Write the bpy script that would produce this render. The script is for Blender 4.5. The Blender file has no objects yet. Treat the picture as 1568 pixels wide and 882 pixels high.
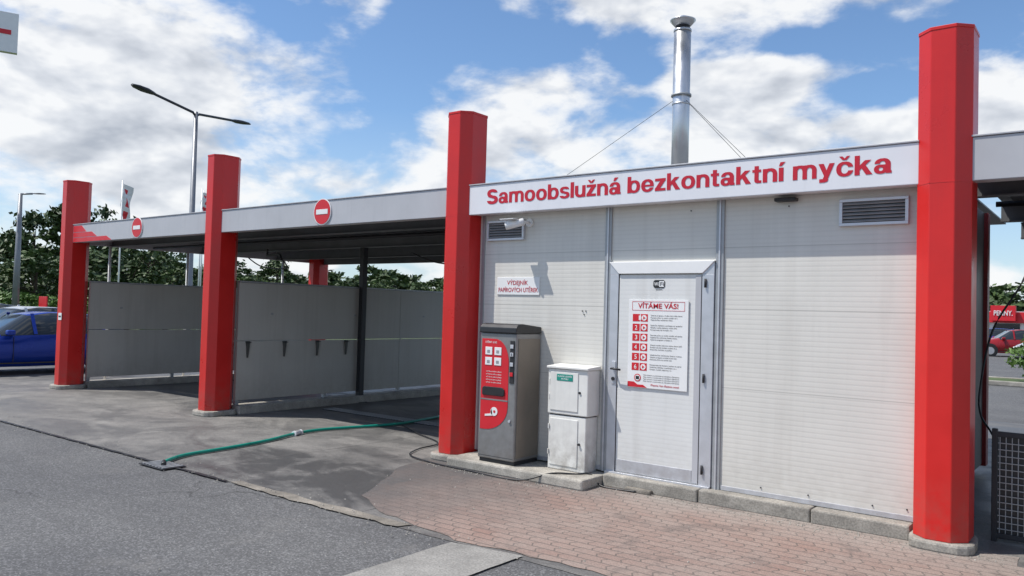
import bpy, bmesh, math, random
import numpy as np
from mathutils import Vector, Matrix
random.seed(7); rng=np.random.default_rng(7)
sc=bpy.context.scene
COL=bpy.context.collection
# ---------------------------------------------------------------- materials
def newmat(name):
    m=bpy.data.materials.new(name); m.use_nodes=True
    nt=m.node_tree; b=nt.nodes["Principled BSDF"]; return m,nt,b
def N(nt,t,**k):
    n=nt.nodes.new(t)
    for a,v in k.items(): setattr(n,a,v)
    return n
def math_(nt,op,a,b=None,c=None,clamp=False):
    n=N(nt,"ShaderNodeMath",operation=op); n.use_clamp=clamp
    for i,v in enumerate((a,b,c)):
        if v is None: continue
        if isinstance(v,(int,float)): n.inputs[i].default_value=v
        else: nt.links.new(v,n.inputs[i])
    return n.outputs[0]
def ramp(nt,fac,stops):
    r=N(nt,"ShaderNodeValToRGB"); e=r.color_ramp.elements
    while len(e)<len(stops): e.new(0.5)
    for i,(p,c) in enumerate(stops):
        e[i].position=p; e[i].color=(c[0],c[1],c[2],1) if not isinstance(c,(int,float)) else (c,c,c,1)
    nt.links.new(fac,r.inputs[0]); return r.outputs[0]
def mixc(nt,fac,a,b,mode='MIX'):
    n=N(nt,"ShaderNodeMix",data_type='RGBA',blend_type=mode)
    for s,v in ((n.inputs[0],fac),(n.inputs[6],a),(n.inputs[7],b)):
        if isinstance(v,(int,float)): s.default_value=v
        elif isinstance(v,tuple): s.default_value=(v[0],v[1],v[2],1)
        else: nt.links.new(v,s)
    return n.outputs[2]
def noise(nt,vec,scale,detail=4,rough=.55,dist=0):
    n=N(nt,"ShaderNodeTexNoise"); n.inputs['Scale'].default_value=scale; n.inputs['Detail'].default_value=detail
    n.inputs['Roughness'].default_value=rough; n.inputs['Distortion'].default_value=dist
    if vec is not None: nt.links.new(vec,n.inputs['Vector'])
    return n.outputs[0]
def pos(nt):
    return N(nt,"ShaderNodeNewGeometry").outputs['Position']
def bump(nt,b,h,strength=.3,dist=.01):
    n=N(nt,"ShaderNodeBump"); n.inputs['Strength'].default_value=strength; n.inputs['Distance'].default_value=dist
    nt.links.new(h,n.inputs['Height']); nt.links.new(n.outputs[0],b.inputs['Normal'])
def simple(name,col,rough=.5,metal=0,var=.12,scale=6,bmp=0.0,dirt=0.0,dz=(0.1,0.6),streak=0):
    m,nt,b=newmat(name); p=pos(nt)
    n1=noise(nt,p,scale,4,.6)
    lo=tuple(c*(1-var) for c in col); hi=tuple(min(1,c*(1+var)) for c in col)
    c=ramp(nt,n1,[(.3,lo),(.7,hi)])
    if dirt>0:
        sep=N(nt,"ShaderNodeSeparateXYZ"); nt.links.new(p,sep.inputs[0])
        g=N(nt,"ShaderNodeMapRange"); nt.links.new(sep.outputs[2],g.inputs[0])
        g.inputs[1].default_value=dz[0]; g.inputs[2].default_value=dz[1]; g.inputs[3].default_value=1; g.inputs[4].default_value=0
        n2=noise(nt,p,9,4,.65)
        f=math_(nt,'MULTIPLY',math_(nt,'MULTIPLY',g.outputs[0],ramp(nt,n2,[(.35,0),(.65,1)])),dirt)
        c=mixc(nt,f,c,(.16,.13,.10))
    if streak>0:
        mp=N(nt,"ShaderNodeMapping"); mp.inputs['Scale'].default_value=(14,14,.5); nt.links.new(p,mp.inputs[0])
        st=ramp(nt,noise(nt,mp.outputs[0],1.0,4,.65),[(.52,0),(.75,1)])
        c=mixc(nt,math_(nt,'MULTIPLY',st,streak),c,tuple(x*.55+.02 for x in col))
    nt.links.new(c,b.inputs['Base Color'])
    b.inputs['Roughness'].default_value=rough; b.inputs['Metallic'].default_value=metal
    r=ramp(nt,n1,[(.3,max(0,rough-.08)),(.7,min(1,rough+.08))]); nt.links.new(r,b.inputs['Roughness'])
    if bmp: bump(nt,b,noise(nt,p,scale*12,2),bmp,.004)
    return m
M={}
M['red']=simple('pillar_red',(.61,.015,.012),.33,0,.07,2.5,0,.32,(.08,.6),.12)
M['redsign']=simple('sign_red',(.60,.015,.025),.4,0,.04)
M['redtxt']=simple('letter_red',(.52,.008,.025),.35,0,.03)
M['white']=simple('white_paint',(.80,.80,.79),.4,0,.03)
M['fasc']=simple('fascia_light',(.74,.74,.77),.35,0,.04,2,0,0,(0,1),.12)
M['fascg']=simple('fascia_grey',(.46,.46,.48),.38,0,.06,2,0,0,(0,1),.2)
M['flash']=simple('flashing_grey',(.42,.42,.44),.45,.1,.08)
M['alu']=simple('aluminium',(.58,.59,.62),.38,.45,.07,8,0,.3,(.1,.4))
M['galv']=simple('galvanised_trim',(.36,.37,.38),.45,.4,.10,8)
M['steel']=simple('flue_steel',(.62,.63,.64),.34,.9,.08,4,0,0,(0,1),.3)
M['black']=simple('black_plastic',(.02,.02,.022),.4,0,.2)
M['dark']=simple('dark_steel',(.035,.035,.038),.5,.3,.2)
M['machine']=simple('machine_grey',(.27,.265,.26),.42,.45,.10,14,.03,.4,(.1,.5))
M['cab']=simple('cabinet_white',(.74,.73,.69),.5,0,.05,7,0,.6,(.1,.6),.2)
M['teal']=simple('teal_label',(.01,.26,.20),.4,0,.05)
M['hose']=simple('hose_green',(.01,.27,.20),.35,0,.15,5)
M['pole']=simple('pole_grey',(.22,.23,.25),.45,.4,.1)
M['dpole']=simple('pole_dark',(.05,.055,.065),.5,.3,.1)
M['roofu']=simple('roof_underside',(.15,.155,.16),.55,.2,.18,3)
M['brown']=simple('machine_side',(.22,.19,.155),.5,.2,.1)
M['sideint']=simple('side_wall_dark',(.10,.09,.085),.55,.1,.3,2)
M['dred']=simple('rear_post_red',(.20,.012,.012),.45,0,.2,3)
M['bluecar']=simple('car_paint_blue',(.010,.040,.30),.2,.3,.03,2); M['redcar']=simple('car_paint_red',(.30,.015,.02),.25,.1,.03,2)
M['silvcar']=simple('car_paint_silver',(.55,.56,.58),.25,.4,.03,2)
M['glass']=simple('car_glass',(.02,.025,.03),.06,0,.1,2)
M['tyre']=simple('tyre',(.02,.02,.02),.8)
M['bark']=simple('bark',(.07,.05,.035),.9,0,.3,5)
M['cloth']=simple('flag_cloth',(.75,.74,.74),.7,0,.05)
M['clampm']=simple('hanger_metal',(.09,.09,.082),.45,.3,.1)

def panelmat(name,base,period=.04,joints=(),dirt=.3,rib=.12,bs=.35):
    m,nt,b=newmat(name); p=pos(nt); sep=N(nt,"ShaderNodeSeparateXYZ"); nt.links.new(p,sep.inputs[0]); z=sep.outputs[2]
    n1=noise(nt,p,1.3,5,.6); n2=noise(nt,p,14,4,.6)
    c=ramp(nt,n1,[(.3,tuple(x*.89 for x in base)),(.7,base)])
    if rib:
        fr=math_(nt,'FRACT',math_(nt,'DIVIDE',z,period))
        tri=math_(nt,'ABSOLUTE',math_(nt,'SUBTRACT',fr,.5))
        groove=ramp(nt,tri,[(.22,0),(.5,1)])
        c=mixc(nt,math_(nt,'MULTIPLY',groove,rib),c,tuple(x*.35 for x in base))
    for j in joints:
        f=math_(nt,'LESS_THAN',math_(nt,'ABSOLUTE',math_(nt,'SUBTRACT',z,j)),.004)
        c=mixc(nt,math_(nt,'MULTIPLY',f,.28),c,(.10,.10,.09))
    mp=N(nt,"ShaderNodeMapping"); mp.inputs['Scale'].default_value=(7,7,.35); nt.links.new(p,mp.inputs[0])
    st=ramp(nt,noise(nt,mp.outputs[0],1.0,4,.6),[(.5,0),(.75,1)])
    c=mixc(nt,math_(nt,'MULTIPLY',st,dirt*.55),c,(.32,.29,.25))
    g=N(nt,"ShaderNodeMapRange"); nt.links.new(z,g.inputs[0]); g.inputs[1].default_value=.1; g.inputs[2].default_value=.65; g.inputs[3].default_value=1; g.inputs[4].default_value=0
    f=math_(nt,'MULTIPLY',math_(nt,'MULTIPLY',g.outputs[0],ramp(nt,n2,[(.3,.2),(.7,1)])),dirt)
    c=mixc(nt,f,c,(.30,.26,.21))
    nt.links.new(c,b.inputs['Base Color']); b.inputs['Roughness'].default_value=.45
    if bs and rib: bump(nt,b,math_(nt,'MULTIPLY',groove,-1.0),bs,.003)
    return m
M['wall']=panelmat('sandwich_panel',(.72,.70,.645),.042,(1.03,1.73,2.28),.28,.085,.17)
M['doorleaf']=panelmat('door_panel',(.75,.75,.73),.042,(),.3,.06,.08)
M['bay']=panelmat('wash_bay_panel',(.50,.485,.44),.09,(),.6,0,0)

def concrete(name,base,scale=3,var=.25,stain=.5):
    m,nt,b=newmat(name); p=pos(nt)
    c=ramp(nt,noise(nt,p,scale,6,.65),[(.3,tuple(x*(1-var) for x in base)),(.7,tuple(x*(1+var) for x in base))])
    s=ramp(nt,noise(nt,p,.9,5,.62,.6),[(.45,0),(.62,1)])
    c=mixc(nt,math_(nt,'MULTIPLY',s,stain),c,tuple(x*.38 for x in base))
    sp=ramp(nt,noise(nt,p,70,2,.6),[(.35,.75),(.65,1.12)])
    c=mixc(nt,1.0,c,sp,'MULTIPLY')
    nt.links.new(c,b.inputs['Base Color']); b.inputs['Roughness'].default_value=.85
    bump(nt,b,noise(nt,p,60,3,.7),.35,.006); return m
M['kerb']=concrete('kerb_concrete',(.38,.355,.31),5,.3,.5)
M['conc']=concrete('light_concrete',(.27,.26,.24),3,.22,.35)
M['tan']=concrete('worn_concrete',(.25,.225,.19),4,.35,.7)

# asphalt
m,nt,b=newmat('asphalt'); p=pos(nt)
c=ramp(nt,noise(nt,p,.5,5,.6),[(.3,(.098,.098,.101)),(.7,(.145,.144,.142))])
agg=N(nt,"ShaderNodeTexVoronoi"); agg.inputs['Scale'].default_value=95; nt.links.new(p,agg.inputs['Vector'])
sepc=N(nt,"ShaderNodeSeparateColor"); nt.links.new(agg.outputs['Color'],sepc.inputs[0])
c=mixc(nt,1.0,c,ramp(nt,sepc.outputs[0],[(0,.55),(.75,1.0),(1,1.7)]),'MULTIPLY')
mpa=N(nt,"ShaderNodeMapping"); mpa.inputs['Scale'].default_value=(.35,1.6,1); nt.links.new(p,mpa.inputs[0])
c=mixc(nt,math_(nt,'MULTIPLY',ramp(nt,noise(nt,mpa.outputs[0],1.2,5,.6,.4),[(.5,0),(.7,1)]),.35),c,(.06,.06,.062))
c=mixc(nt,math_(nt,'MULTIPLY',ramp(nt,noise(nt,p,1.7,5,.7),[(.58,0),(.72,1)]),.30),c,(.21,.20,.185))
crk=N(nt,"ShaderNodeTexVoronoi",feature='DISTANCE_TO_EDGE'); crk.inputs['Scale'].default_value=.33
wv=N(nt,"ShaderNodeVectorMath",operation='ADD'); nn=N(nt,"ShaderNodeTexNoise"); nn.inputs['Scale'].default_value=2.2; nn.inputs['Detail'].default_value=5
nt.links.new(p,nn.inputs['Vector']); nt.links.new(p,wv.inputs[0]); nt.links.new(nn.outputs['Color'],wv.inputs[1]); nt.links.new(wv.outputs[0],crk.inputs['Vector'])
cf=ramp(nt,crk.outputs['Distance'],[(0,1),(.008,0)])
cf=math_(nt,'MULTIPLY',cf,ramp(nt,noise(nt,p,.4,2),[(.47,0),(.53,.8)]))
c=mixc(nt,cf,c,(.03,.03,.03))
nt.links.new(c,b.inputs['Base Color']); b.inputs['Roughness'].default_value=.85
bump(nt,b,sepc.outputs[0],.5,.006); M['asphalt']=m

# washed concrete apron, wet / dark stains; shade of the bays painted in
m,nt,b=newmat('apron_concrete'); p=pos(nt); sep=N(nt,"ShaderNodeSeparateXYZ"); nt.links.new(p,sep.inputs[0])
c=ramp(nt,noise(nt,p,1.8,7,.68,.3),[(.3,(.145,.14,.132)),(.7,(.25,.238,.22))])
mp=N(nt,"ShaderNodeMapping"); mp.inputs['Scale'].default_value=(.55,.9,1); mp.inputs['Rotation'].default_value=(0,0,.5); nt.links.new(p,mp.inputs[0])
st=ramp(nt,noise(nt,mp.outputs[0],1.25,7,.64,1.2),[(.41,0),(.57,1)])
st2=ramp(nt,noise(nt,p,5.0,5,.7,.8),[(.5,0),(.62,1)])
dx=math_(nt,'SUBTRACT',sep.outputs[0],-6.0); dy=math_(nt,'SUBTRACT',sep.outputs[1],5.1)
r2=math_(nt,'ADD',math_(nt,'MULTIPLY',math_(nt,'MULTIPLY',dx,dx),.22),math_(nt,'MULTIPLY',math_(nt,'MULTIPLY',dy,dy),.9))
bl=math_(nt,'MULTIPLY',math_(nt,'EXPONENT',math_(nt,'MULTIPLY',r2,-1.0)),ramp(nt,noise(nt,p,1.6,6,.65,.6),[(.36,.3),(.55,1)]))
bay_shade=N(nt,"ShaderNodeMapRange"); nt.links.new(math_(nt,'ADD',sep.outputs[1],noise(nt,p,1.2,4,.6)),bay_shade.inputs[0]); bay_shade.inputs[1].default_value=7.5; bay_shade.inputs[2].default_value=9.2; bay_shade.inputs[3].default_value=0; bay_shade.inputs[4].default_value=.6  # shade under the bay roof, painted into the floor colour towards the back
st=math_(nt,'ADD',math_(nt,'ADD',math_(nt,'MULTIPLY',st,.55),math_(nt,'MULTIPLY',bl,.8)),math_(nt,'MULTIPLY',st2,.18),clamp=True)
st=math_(nt,'ADD',st,bay_shade.outputs[0],clamp=True)
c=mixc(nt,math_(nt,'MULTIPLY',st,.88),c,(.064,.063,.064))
c=mixc(nt,1.0,c,ramp(nt,noise(nt,p,85,2,.6),[(.3,.72),(.7,1.25)]),'MULTIPLY')
fr=math_(nt,'FRACT',math_(nt,'DIVIDE',math_(nt,'ADD',sep.outputs[0],100.9),2.4))
c=mixc(nt,math_(nt,'MULTIPLY',math_(nt,'LESS_THAN',fr,.006),.6),c,(.03,.03,.03))
nt.links.new(c,b.inputs['Base Color'])
nt.links.new(ramp(nt,st,[(0,.85),(1,.42)]),b.inputs['Roughness'])
bump(nt,b,noise(nt,p,70,3,.7),.35,.006); M['apron']=m

# clay pavers
m,nt,b=newmat('red_pavers'); p=pos(nt); sep=N(nt,"ShaderNodeSeparateXYZ"); nt.links.new(p,sep.inputs[0])
zz=math_(nt,'MULTIPLY',math_(nt,'PINGPONG',math_(nt,'ADD',sep.outputs[1],20.0),.0475),.6)
cmb=N(nt,"ShaderNodeCombineXYZ"); nt.links.new(math_(nt,'ADD',sep.outputs[0],zz),cmb.inputs[0]); nt.links.new(math_(nt,'ADD',sep.outputs[1],0),cmb.inputs[1])
br=N(nt,"ShaderNodeTexBrick"); nt.links.new(cmb.outputs[0],br.inputs['Vector'])
br.inputs['Scale'].default_value=1; br.inputs['Brick Width'].default_value=.19; br.inputs['Row Height'].default_value=.10
br.inputs['Mortar Size'].default_value=.007; br.inputs['Mortar Smooth'].default_value=.3; br.inputs['Bias'].default_value=0
br.inputs['Color1'].default_value=(.25,.155,.125,1); br.inputs['Color2'].default_value=(.295,.205,.17,1); br.inputs['Mortar'].default_value=(.13,.10,.085,1)
brick=br.outputs['Color']
dust=ramp(nt,noise(nt,p,.9,6,.62,.5),[(.34,.08),(.64,.68)])
c=mixc(nt,dust,brick,(.265,.228,.20))
g1=N(nt,"ShaderNodeMapRange"); nt.links.new(math_(nt,'ADD',sep.outputs[1],math_(nt,'MULTIPLY',noise(nt,p,2.5,4,.6),.6)),g1.inputs[0]); g1.inputs[1].default_value=6.35; g1.inputs[2].default_value=6.95; g1.inputs[3].default_value=0; g1.inputs[4].default_value=.65
c=mixc(nt,g1.outputs[0],c,(.28,.26,.235))
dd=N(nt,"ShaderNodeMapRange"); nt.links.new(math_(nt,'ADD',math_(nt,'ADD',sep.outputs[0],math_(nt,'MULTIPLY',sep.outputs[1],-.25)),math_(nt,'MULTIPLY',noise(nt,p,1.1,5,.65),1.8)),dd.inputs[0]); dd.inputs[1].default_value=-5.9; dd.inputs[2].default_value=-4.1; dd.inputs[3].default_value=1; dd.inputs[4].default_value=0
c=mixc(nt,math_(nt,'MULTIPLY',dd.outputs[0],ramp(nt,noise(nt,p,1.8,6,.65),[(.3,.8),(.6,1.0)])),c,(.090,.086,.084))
dk=ramp(nt,noise(nt,p,2.2,6,.65,1),[(.54,0),(.66,.6)])
c=mixc(nt,dk,c,(.135,.108,.096))
c=mixc(nt,ramp(nt,noise(nt,p,3.1,5,.6),[(.69,0),(.75,.6)]),c,(.42,.41,.38))
c=mixc(nt,math_(nt,'MULTIPLY',br.outputs['Fac'],.40),c,(.10,.078,.066))
c=mixc(nt,1.0,c,ramp(nt,noise(nt,p,90,2,.6),[(.3,.78),(.7,1.2)]),'MULTIPLY')
nt.links.new(c,b.inputs['Base Color']); b.inputs['Roughness'].default_value=.85
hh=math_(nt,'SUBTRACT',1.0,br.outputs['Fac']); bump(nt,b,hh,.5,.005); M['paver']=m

def leafmat(name,a,bb):
    m,nt,b=newmat(name); p=pos(nt)
    f=math_(nt,'ADD',math_(nt,'MULTIPLY',noise(nt,p,.45,3,.6),.55),math_(nt,'MULTIPLY',noise(nt,p,3.5,2,.6),.45))
    nt.links.new(ramp(nt,f,[(.38,a),(.62,bb)]),b.inputs['Base Color']); b.inputs['Roughness'].default_value=.6
    return m
M['leaf']=leafmat('foliage',(.022,.046,.012),(.075,.12,.03)); M['leaf2']=leafmat('shrub_foliage',(.06,.13,.02),(.12,.20,.04))
m,nt,b=newmat('grass'); p=pos(nt)
nt.links.new(ramp(nt,noise(nt,p,1.5,4,.6),[(.3,(.04,.07,.02)),(.7,(.09,.12,.04))]),b.inputs['Base Color']); b.inputs['Roughness'].default_value=.9; M['grass']=m

# ---------------------------------------------------------------- builders
def mesh_ob(name,verts,faces,mat,smooth=False,mats=None,mi=None):
    c=Vector((0,0,0))
    for v in verts: c+=Vector(v)
    c/=len(verts)
    me=bpy.data.meshes.new(name); me.from_pydata([tuple(Vector(v)-c) for v in verts],[],faces); me.update()
    for mm in (mats or [mat]): me.materials.append(mm)
    if mi: me.polygons.foreach_set('material_index',mi)
    if smooth: me.polygons.foreach_set('use_smooth',[True]*len(me.polygons))
    ob=bpy.data.objects.new(name,me); ob.location=c; COL.objects.link(ob); return ob
def bev(ob,w,seg=2):
    if w>0:
        md=ob.modifiers.new('bevel','BEVEL'); md.width=w; md.segments=seg; md.limit_method='ANGLE'; md.harden_normals=False
    return ob
def box(name,x0,x1,y0,y1,z0,z1,mat,bw=.004):
    v=[(x0,y0,z0),(x1,y0,z0),(x1,y1,z0),(x0,y1,z0),(x0,y0,z1),(x1,y0,z1),(x1,y1,z1),(x0,y1,z1)]
    f=[(0,3,2,1),(4,5,6,7),(0,1,5,4),(1,2,6,5),(2,3,7,6),(3,0,4,7)]
    return bev(mesh_ob(name,v,f,mat),bw)
def prism(name,poly,axis,a,b_,mat,bw=0):
    n=len(poly)
    def P(q,t):
        return {'z':(q[0],q[1],t),'y':(q[0],t,q[1]),'x':(t,q[0],q[1])}[axis]
    v=[P(q,a) for q in poly]+[P(q,b_) for q in poly]
    f=[tuple(range(n)),tuple(range(2*n-1,n-1,-1))]+[(i,i+n,(i+1)%n+n,(i+1)%n) for i in range(n)]
    ob=mesh_ob(name,v,f,mat)
    bm=bmesh.new(); bm.from_mesh(ob.data); bmesh.ops.recalc_face_normals(bm,faces=bm.faces); bm.to_mesh(ob.data); bm.free()
    return bev(ob,bw)
def tube(name,pts,r,mat,seg=12,radii=None,smooth=True):
    pts=[Vector(p) for p in pts]; V=[];F=[]
    for i,p in enumerate(pts):
        d=(pts[min(i+1,len(pts)-1)]-pts[max(i-1,0)]).normalized()
        up=Vector((0,0,1)) if abs(d.z)<.9 else Vector((1,0,0))
        a=d.cross(up).normalized(); b2=d.cross(a); rr=radii[i] if radii else r
        for k in range(seg):
            t=2*math.pi*k/seg; V.append(tuple(p+a*rr*math.cos(t)+b2*rr*math.sin(t)))
    for i in range(len(pts)-1):
        for k in range(seg):
            F.append((i*seg+k,i*seg+(k+1)%seg,(i+1)*seg+(k+1)%seg,(i+1)*seg+k))
    F.append(tuple(range(seg))[::-1]); F.append(tuple(range((len(pts)-1)*seg,len(pts)*seg)))
    ob=mesh_ob(name,V,F,mat)
    if smooth:
        for pl in ob.data.polygons: pl.use_smooth=len(pl.vertices)==4
    return ob
def smoothpts(pts,n=8):
    out=[]; P=[Vector(p) for p in pts]
    for i in range(len(P)-1):
        p0=P[max(i-1,0)];p1=P[i];p2=P[i+1];p3=P[min(i+2,len(P)-1)]
        for k in range(n):
            t=k/n; out.append(.5*((2*p1)+(p2-p0)*t+(2*p0-5*p1+4*p2-p3)*t*t+(3*p1-p0-3*p2+p3)*t**3))
    out.append(P[-1]); return out
def group(name,parts,loc=None):
    bpy.context.view_layer.update()
    if loc is None:
        c=Vector((0,0,0))
        for o in parts: c+=o.location
        loc=c/len(parts)
    e=bpy.data.objects.new(name,None); e.location=loc; e.empty_display_size=.2; COL.objects.link(e)
    for o in parts:
        o.parent=e; o.matrix_parent_inverse=Matrix.Translation(-Vector(loc))
    return e
def text(name,s,x0,x1,zb,cap,y,mat,bold=.0,ext=.002):
    cu=bpy.data.curves.new(name,'FONT'); cu.body=s; cu.size=1; cu.offset=bold; cu.extrude=ext/(cap/.7)
    cu.materials.append(mat); ob=bpy.data.objects.new(name,cu); COL.objects.link(ob)
    bpy.context.view_layer.update(); w=max(ob.dimensions.x,.01)
    s_=cap/.70
    ob.scale=((x1-x0)/w if x1 is not None else s_,s_,s_)
    ob.rotation_euler=(math.pi/2,0,0); ob.location=(x0,y,zb); return [ob]
# heavy sans lettering cut as solid shapes (run-length boxes from analytic glyph outlines)
XH=.74
def rc(X,Y,a,b_,c,d): return (X>=a)&(X<=b_)&(Y>=c)&(Y<=d)
def el(X,Y,cx,cy,rx,ry,e=2.25): return (np.abs((X-cx)/rx)**e+np.abs((Y-cy)/ry)**e)<=1
def pg(X,Y,P):
    A=sum(P[i][0]*P[(i+1)%len(P)][1]-P[(i+1)%len(P)][0]*P[i][1] for i in range(len(P))); s=1 if A>0 else -1
    m_=np.ones(X.shape,bool)
    for i in range(len(P)):
        (x0,y0),(x1,y1)=P[i],P[(i+1)%len(P)]; m_&=(((x1-x0)*(Y-y0)-(y1-y0)*(X-x0))*s>=0)
    return m_
def arch(X,Y,a,b_):
    c=(a+b_)/2; return ((el(X,Y,c,.42,(b_-a)/2,.335)&(Y>=.42)&~el(X,Y,c,.42,(b_-a)/2-.20,.175))|rc(X,Y,b_-.2,b_,0,.42)|rc(X,Y,a,a+.2,0,XH))
def acute(X,Y,c): return pg(X,Y,[(c-.09,.82),(c+.03,.82),(c+.20,1.03),(c-.02,1.03)])
def caron(X,Y,c): return pg(X,Y,[(c-.22,1.03),(c-.09,1.03),(c+.07,.83),(c-.07,.83)])|pg(X,Y,[(c+.22,1.03),(c+.09,1.03),(c-.07,.83),(c+.07,.83)])
def ring(X,Y,cx,cy,rx,ry,ix,iy): return el(X,Y,cx,cy,rx,ry)&~el(X,Y,cx,cy,ix,iy)
def g_o(X,Y): return ring(X,Y,.36,.37,.36,.385,.155,.235)
def g_a(X,Y):
    top=ring(X,Y,.335,.46,.315,.295,.115,.15)&((Y>=.50)|((X>.335)&(Y>.4)))
    bowl=ring(X,Y,.27,.215,.27,.23,.085,.09)&(X<=.5)
    return top|bowl|rc(X,Y,.45,.65,.08,.47)|rc(X,Y,.47,.69,0,.12)|(rc(X,Y,.27,.5,.30,.44))
def g_s(X,Y):
    t_=ring(X,Y,.31,.535,.295,.22,.11,.075)&((Y>=.575)|((X<=.31)))
    b_=ring(X,Y,.32,.205,.32,.22,.12,.075)&((Y<=.165)|(X>=.31))
    return t_|b_
def g_u(X,Y): return arch(.66-X,XH-Y,0,.66)
def g_z(X,Y): return rc(X,Y,0,.58,.58,XH)|rc(X,Y,0,.58,0,.16)|pg(X,Y,[(0,.13),(.27,.13),(.57,.61),(.30,.61)])
G={'o':(.72,g_o),'a':(.69,g_a),'á':(.69,lambda X,Y:g_a(X,Y)|acute(X,Y,.33)),'s':(.63,g_s),
 'S':(.80,lambda X,Y:g_s(X*.63/.80,Y*XH/1.0)),'n':(.66,lambda X,Y:arch(X,Y,0,.66)),'m':(1.04,lambda X,Y:arch(X,Y,0,.62)|arch(X,Y,.42,1.04)),
 'b':(.72,lambda X,Y:rc(X,Y,0,.2,0,1)|ring(X,Y,.38,.37,.34,.385,.145,.235)),'l':(.21,lambda X,Y:rc(X,Y,0,.21,0,1)),
 'u':(.66,g_u),'z':(.58,g_z),'ž':(.58,lambda X,Y:g_z(X,Y)|caron(X,Y,.29)),
 'e':(.70,lambda X,Y:(ring(X,Y,.35,.37,.35,.385,.15,.235)&~rc(X,Y,.35,.8,.235,.31))|rc(X,Y,.12,.66,.31,.43)),
 'k':(.70,lambda X,Y:rc(X,Y,0,.2,0,1)|pg(X,Y,[(.18,.22),(.18,.46),(.42,.74),(.67,.74)])|pg(X,Y,[(.25,.40),(.41,.53),(.71,0),(.46,0)])),
 't':(.42,lambda X,Y:rc(X,Y,.1,.3,.14,.94)|rc(X,Y,0,.41,.60,XH)|(el(X,Y,.30,.16,.20,.17)&(X<=.30)&(Y<=.16))|rc(X,Y,.28,.42,-.005,.145)),
 'í':(.24,lambda X,Y:rc(X,Y,0,.21,0,XH)|acute(X,Y,.09)),
 'y':(.68,lambda X,Y:pg(X,Y,[(0,.74),(.22,.74),(.45,.06),(.29,-.03)])|pg(X,Y,[(.47,.74),(.68,.74),(.37,-.17),(.15,-.17)])|(el(X,Y,.22,-.10,.20,.145)&(Y<-.06)&(X>.04))|rc(X,Y,.04,.24,-.245,-.10)),
 'č':(.68,lambda X,Y:(ring(X,Y,.35,.37,.35,.385,.15,.235)&~((X>.38)&(np.abs(Y-.37)<.095)))|caron(X,Y,.34))}
def solid_lettering(name,s,x0,x1,zb,cap,yb,thick,mat,gap=.075,space=.32):
    wid=sum(space if ch==' ' else G[ch][0]+gap for ch in s)-gap; sx=(x1-x0)/wid; sz=cap; out=[]; cur=0
    ny=92; ys_=np.linspace(-.26,1.05,ny,endpoint=False); dy_=1.31/ny
    for ch in s:
        if ch==' ': cur+=space; continue
        w_,fn=G[ch]; nx=int((w_+.3)/.0085); xs=-.15+np.arange(nx)*.0085
        X,Y=np.meshgrid(xs,ys_+dy_/2); mk=fn(X,Y); V=[];F=[]
        for j in range(ny):
            r_=np.concatenate([[0],mk[j].astype(int),[0]]); d_=np.diff(r_); st_=np.where(d_==1)[0]; en_=np.where(d_==-1)[0]
            for a_,b_ in zip(st_,en_):
                xa=x0+(cur-.15+a_*.0085)*sx; xb=x0+(cur-.15+b_*.0085)*sx; za=zb+ys_[j]*sz; z1=za+dy_*sz; k=len(V)
                V+=[(xa,yb,za),(xb,yb,za),(xb,yb,z1),(xa,yb,z1),(xa,yb+thick,za),(xb,yb+thick,za),(xb,yb+thick,z1),(xa,yb+thick,z1)]
                F+=[(k,k+1,k+2,k+3),(k,k+3,k+7,k+4),(k+1,k+5,k+6,k+2)]
        out.append(mesh_ob('letter',V,F,mat)); cur+=w_+gap
    return group(name,out)

# ---------------------------------------------------------------- constants
PX=[-1.088,-5.915,-10.742,-15.569]; PY=6.732; HZ=3.847; YW=6.80; YR=12.40
# ---------------------------------------------------------------- ground
def sheet(name,poly,z,mat,jit=0):
    pts=[]
    if jit:
        for i in range(len(poly)):
            a=Vector(poly[i]);b2=Vector(poly[(i+1)%len(poly)]); n=max(1,int((b2-a).length/.12))
            for k in range(n):
                q=a.lerp(b2,k/n); pts.append((q.x+random.uniform(-jit,jit),q.y+random.uniform(-jit,jit),z))
    else: pts=[(q[0],q[1],z) for q in poly]
    return mesh_ob(name,pts,[tuple(range(len(pts)))],mat)
sheet('ground',[(-900,-900),(900,-900),(900,900),(-900,900)],0,M['asphalt'])
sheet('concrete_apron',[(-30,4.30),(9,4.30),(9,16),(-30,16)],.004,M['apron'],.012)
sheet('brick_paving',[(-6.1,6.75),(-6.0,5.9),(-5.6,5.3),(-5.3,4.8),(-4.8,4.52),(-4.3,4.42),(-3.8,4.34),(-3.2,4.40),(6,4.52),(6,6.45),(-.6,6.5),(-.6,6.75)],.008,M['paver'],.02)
sheet('drainage_strip',[(-6.55,4.28),(-5.6,4.25),(-4.35,4.28),(-4.3,4.40),(-5.3,4.38),(-6.5,4.38)],.012,M['tan'],.018)
sheet('concrete_strip',[(-3.76,.5),(-3.24,.5),(-3.22,4.36),(-3.79,4.27)],.012,M['conc'],.008)
sheet('asphalt_seam',[(-30,4.28),(-6.6,4.26),(-6.6,4.30),(-30,4.31)],.016,M['dark'],.008)
sheet('grass_verge',[(-120,-40),(-24,-40),(-22,60),(-120,90)],.004,M['grass'])
sheet('grass_strip',[(-60,30),(-8,38),(-8,42),(-60,60)],.008,M['grass'])
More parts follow.
